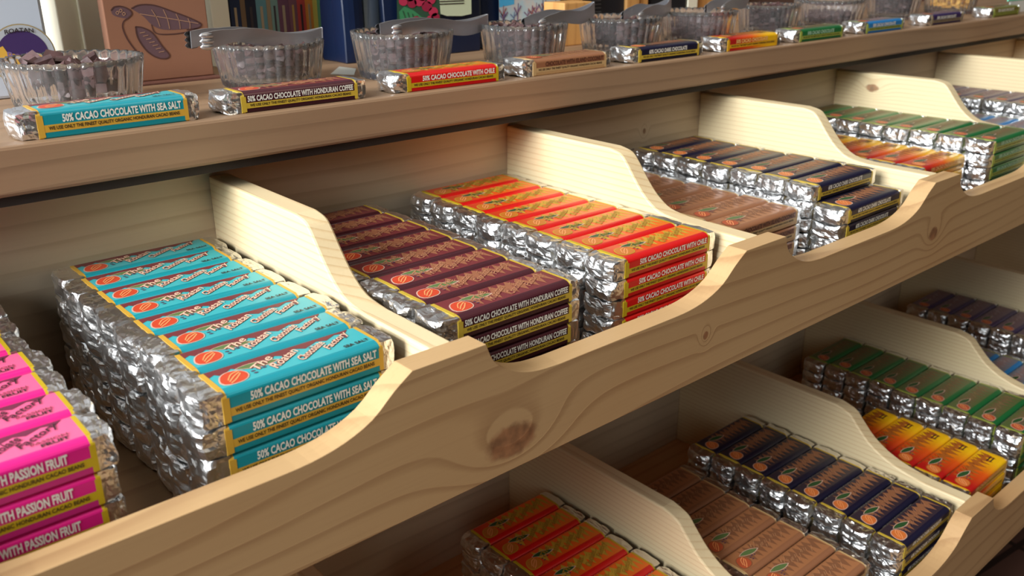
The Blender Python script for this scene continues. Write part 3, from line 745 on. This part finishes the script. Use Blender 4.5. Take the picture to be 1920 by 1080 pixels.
# turtle plaque
YP = .912
TB = mat('plaque_wood', (150, 104, 80), .5); TD = mat('burnt_line', (84, 52, 46), .6); TS = mat('burnt_shade', (104, 76, 80), .6)
pl = empty('turtle_plaque', (at(300, 100, 1, YP).x, YP, CZ1), 'carved wooden plaque with a sea turtle on a slotted dark base', 'plaque')
ox = pl.location
def ppart(mbx, nm, bv=0):
    o = mbx.build(nm, pl, bv); o.location = -ox; return o
xl, xr = xx(200, 60, YP), xx(392, 60, YP)
zt0 = at(300, 150, 1, YP).z
b = MB(); b.box((xl, YP, zt0), (xr, YP+.014, zt0+.16), TB)
ppart(b, 'panel', .001)
b = MB()
def P2(px, py, k=1): q = at(px, py, 1, YP-.00015*k); return (q.x, q.y, q.z)
shell = sm_curve([(246, 16), (262, 9), (290, 10), (325, 22), (352, 32), (376, 44), (372, 52), (350, 54), (320, 56), (300, 54), (284, 46), (268, 30), (246, 16)], 4)
b.poly([P2(x, y, 1) for x, y in shell[:-1]], TS)
head = sm_curve([(208, 20), (214, 13), (228, 12), (242, 18), (247, 26), (240, 34), (226, 33), (212, 28), (208, 20)], 4)
b.poly([P2(x, y, 1) for x, y in head[:-1]], TS)
flip = sm_curve([(254, 50), (268, 52), (286, 62), (304, 86), (318, 104), (308, 110), (290, 106), (272, 92), (258, 70), (254, 50)], 4)
b.poly([P2(x, y, 1) for x, y in flip[:-1]], TS)
def stroke(pts, w=1.1, M=TD, k=2.5):
    C = sm_curve(pts, 5); A = []; B = []
    for i, p in enumerate(C):
        a = C[max(0, i-1)]; c_ = C[min(len(C)-1, i+1)]; dx, dy = c_[0]-a[0], c_[1]-a[1]; l = math.hypot(dx, dy) or 1
        A.append(P2(p[0]-dy/l*w, p[1]+dx/l*w, k)); B.append(P2(p[0]+dy/l*w, p[1]-dx/l*w, k))
    b.add(A+B, [(i, i+1, len(C)+i+1, len(C)+i) for i in range(len(C)-1)], M)
stroke([(246, 16), (262, 9), (290, 10), (325, 22), (352, 32), (376, 44), (372, 52), (350, 56)], 1.2)
stroke([(208, 20), (214, 13), (228, 12), (242, 18), (247, 26), (240, 34), (232, 40), (230, 52), (238, 72), (252, 92), (264, 104)], 1.2)
stroke([(254, 50), (268, 52), (286, 62), (304, 86), (318, 104), (308, 110), (290, 106), (272, 92), (258, 70), (254, 50)], 1.2)
stroke([(284, 46), (292, 62), (320, 64), (350, 60), (372, 52)], 1.0)
for a_, b2 in (((284, 18), (300, 50)), ((306, 18), (318, 54)), ((330, 26), (338, 54)), ((352, 34), (356, 54)), ((262, 26), (372, 44))):
    stroke([a_, ((a_[0]+b2[0])/2+2, (a_[1]+b2[1])/2), b2], .7, mat('pale_line', (176, 132, 104)), 3)
for i in range(7): stroke([(262+i*6, 62+i*6), (272+i*6, 60+i*6)], .7, mat('pale_line'), 3)
for (x, y) in ((226, 20), (232, 26), (220, 24)): stroke([(x-3, y), (x, y-3), (x+3, y), (x, y+3), (x-3, y)], .7, mat('pale_line'), 3)
ppart(b, 'turtle_engraving')
DB = wood('plaque_base_wood', 'X', (110, 70, 58), (74, 44, 40), 60, 2)
b = MB(); zb1 = at(300, 168, 1, YP).z
b.box((xl-.002, YP-.012, zb1), (xr+.004, YP+.02, zt0-.0002), DB)
ppart(b, 'base_rail', .001)
for q in (.0, .36, .76):
    b = MB(); xq = xl+(xr-xl)*q; b.box((xq, YP-.010, CZ1), (xq+(xr-xl)*.22, YP+.018, zb1-.0002), DB); ppart(b, 'foot', .0008)

# coffee bags
NAVY = mat('bag_navy', (17, 31, 60), .35)
def bagm(nm, label, pxl, pxr, Y, d, h, art, gus=False):
    x0, x1 = xx(pxl, 80, Y), xx(pxr, 80, Y); root = empty(nm, ((x0+x1)/2, Y+d/2, CZ1), label, 'bag')
    w = (x1-x0)/2
    b = MB(); n = 8; V = []; F = []
    for k in range(n+1):
        t = k/n; z = h*t; dd = d/2*(1-t**2.2*.9)+.0012; bow = 1+.012*math.sin(math.pi*t)
        for (sx, sy) in ((-1, -1), (-.5, -1.06), (0, -1.1), (.5, -1.06), (1, -1), (.9, 0), (1, 1), (0, 1.06), (-1, 1), (-.9, 0)):
            V.append((sx*w*bow, sy*dd, z))
    m_ = 10
    for k in range(n):
        for i in range(m_): F.append((k*m_+i, k*m_+(i+1) % m_, (k+1)*m_+(i+1) % m_, (k+1)*m_+i))
    F += [list(range(m_))[::-1], [n*m_+i for i in range(m_)]]
    b.add(V, F, NAVY, False); b.build('bag_body', root, .0012, 1)
    art(root, w, d)
    return root
def art_berries(root, w, d):
    Yf = -d/2*1.1-.0042; b = MB()
    ch = lambda px, py: (at(px, py, 1, root.location.y+Yf).x-root.location.x, at(px, py, 1, root.location.y+Yf).z-CZ1)
    def pg(pts, M, k=0): b.poly([(ch(*p)[0], Yf-.0002*k, ch(*p)[1]) for p in pts], M)
    pg([(815, -110), (882, -110), (884, 26), (866, 30), (838, 30), (826, 26)], mat('label_cream', (206, 214, 180)), 0)
    pg([(742, -110), (815, -110), (826, 34), (800, 46), (745, 52)], mat('art_green_dark', (50, 84, 62)), 0)
    pg([(748, 22), (758, 12), (776, 20), (796, 36), (780, 50), (752, 52)], mat('art_green', (64, 140, 92)), 1)
    for i in range(4): pg([(754+i*9, 20+i*3), (756+i*9, 20+i*3), (766+i*7, 48), (764+i*7, 48)], mat('art_green_dark'), 2)
    rs = random.Random(3)
    for (x, y, r_) in ((756, 2, 9), (772, 6, 9), (786, 2, 10), (800, 12, 10), (812, 22, 9), (816, 32, 8), (780, 38, 8), (806, 36, 7), (768, -6, 9), (792, -8, 10), (808, 0, 8)):
        pg([(x+r_*math.cos(i*.524), y+r_*math.sin(i*.524)) for i in range(12)], mat('berry_%d' % (rs.randrange(2)), [(196, 50, 84), (160, 34, 66)][rs.randrange(2)]), 3)
    for i in range(2):
        pg([(824, 2+i*5), (870, 0+i*5), (870, 2+i*5), (824, 4+i*5)], INK, 2)
    b.build('printed_label', root)
def art_coral(root, w, d):
    Yf = -d/2*1.1-.0042; b = MB()
    def pg(pts, M, k=0):
        q = [at(px, py, 1, root.location.y+Yf) for px, py in pts]
        b.poly([(v.x-root.location.x, Yf-.0002*k, v.z-CZ1) for v in q], M)
    pg([(934, -110), (1050, -110), (1050, 30), (936, 48)], speckle('art_sea', (170, 200, 214), (196, 196, 196), 60))
    pg([(934, -110), (960, -110), (964, 8), (936, 14)], mat('art_cyan', (70, 170, 220)), 1)
    rs = random.Random(5)
    for i in range(16):
        x = 942+rs.random()*100; y = 44-(x-936)*.13; hh = 14+rs.random()*22; M = mat('coral_%d' % (i % 3), [(120, 84, 130), (150, 90, 96), (96, 110, 150)][i % 3])
        pg([(x-1, y), (x+1, y), (x+2, y-hh), (x+1, y-hh)], M, 2)
        pg([(x, y-hh*.4), (x, y-hh*.5), (x+6, y-hh*.9), (x+7, y-hh*.8)], M, 3); pg([(x, y-hh*.3), (x, y-hh*.4), (x-6, y-hh*.8), (x-7, y-hh*.7)], M, 3)
    b.build('printed_label', root)
def art_none(root, w, d): pass
bagm('coffee_bag', 'navy coffee bag printed with red coffee berries, leaves and a cream label', 722, 900, .915, .055, .24, art_berries)
bagm('coffee_bag', 'navy coffee bag with a pale undersea coral picture on its front', 904, 1062, .925, .06, .24, art_coral)
b_ = bagm('coffee_bag', 'dark navy bag between the books and the berry printed bag', 646, 684, .915, .05, .24, art_none)
# folded cellophane / pale reflecting packet between the bags
b = MB(); xa, xb = xx(684, 50, .93), xx(716, 50, .93)
b.extr([(xa, .93, CZ1), (xb, .93, CZ1), (xb, .93, CZ1+.2), ((xa+xb)/2+.002, .926, CZ1+.2), (xa, .93, CZ1+.2)], (0, .012, 0), mat('silver_packet', (170, 190, 204), .25, .6))
tag(b.build('foil_packet', bevel=.001), 'narrow silvery packet standing between two navy bags', 'packet')
# paper slip
b = MB(); q = [at(620, 140, 2, CZ1), at(636, 126, 2, CZ1), at(668, 130, 2, CZ1), at(664, 141, 2, CZ1)]
b.extr([(p.x, p.y, CZ1+.0002) for p in q], (0, 0, .0006), mat('slip_paper', (214, 214, 206), .7)); tag(b.build('paper_slip'), 'small white paper slip on the counter beside the third bowl', 'paper')
# boxes and frames further right
def sbox(nm, label, cat, pxl, pxr, Y, d, h, rgb, M=None, **kw):
    x0, x1 = xx(pxl, 40, Y), xx(pxr, 40, Y); b = MB(); b.box((x0, Y, CZ1), (x1, Y+d, CZ1+h), M or mat(nm+'_%d' % pxl, rgb, .55)); o = b.build(nm, bevel=.0015); tag(o, label, cat); return o, x0, x1
OAK = wood('oak', 'Z', (220, 164, 96), (180, 120, 62), 60, 2, cross=0)
sbox('wooden_block', 'tan wooden block standing right of the coral picture bag', 'block', 1064, 1092, .93, .06, .2, (170, 134, 96), OAK)
sbox('wooden_box', 'small tan wooden box between the fourth and fifth bowls', 'box', 1058, 1110, .875, .04, .055, (170, 120, 84), OAK)
o, xa, xb = sbox('menu_board', 'black menu board with small pale lettering behind the navy sample bar', 'sign', 1094, 1172, .955, .012, .24, (22, 24, 34))
b = MB()
for i in range(6):
    q = at(1110, 2+i*7-14, 1, .955); V, F, _ = text2d('-----', .0006, .018); b.add([(q.x+u, .9545, q.z+v) for u, v in V], F, mat('chalk', (150, 150, 150)))
b.build('lettering', o)
sbox('wood_post', 'orange pine frame upright right of the menu board', 'frame', 1174, 1198, .95, .03, .24, (226, 164, 90), OAK)
sbox('wood_post', 'second pine upright beside the black display box', 'frame', 1200, 1214, .955, .03, .24, (200, 140, 80), OAK)
sbox('display_box', 'black box standing behind the leaning dark tongs', 'box', 1218, 1284, .96, .05, .24, (20, 22, 28))
sbox('cream_post', 'narrow cream painted post behind the sixth bowl', 'post', 1288, 1306, .96, .02, .3, (240, 232, 204), CRM)
sbox('wooden_tray', 'low pine box with dark front behind the tongs of the sixth bowl', 'box', 1310, 1400, .97, .06, .12, (190, 136, 90), OAK)
sbox('carton', 'dark brown carton behind the seventh bowl', 'box', 1404, 1500, .99, .06, .12, (96, 70, 60))
sbox('carton', 'tan cardboard carton behind the half full eighth bowl', 'box', 1504, 1600, 1.0, .06, .12, (168, 132, 104))
sbox('carton', 'dark red-brown carton behind the ninth bowl', 'box', 1640, 1750, 1.0, .06, .14, (110, 58, 50))
sbox('carton', 'brown carton at the right end behind the yellow fruit bowl', 'box', 1842, 1900, .97, .06, .14, (120, 80, 50))
# price card at the far right
c0, c1 = at(1896, 25, 1, .71), at(1970, 12, 1, .71)
t = empty('price_card', ((c0.x+c1.x)/2, .715, CZ1), 'white card with mint green header standing at the right counter end', 'card')
b = MB(); b.box((c0.x-t.location.x, 0, 0), (c1.x-t.location.x, .0012, .022), mat('card_white', (236, 236, 230), .6)); b.build('card', t)
b = MB(); b.box((c0.x-t.location.x-.012, -.0005, .0222), (c1.x-t.location.x, .0017, .05), mat('card_mint', (130, 222, 190), .6)); b.build('header', t)
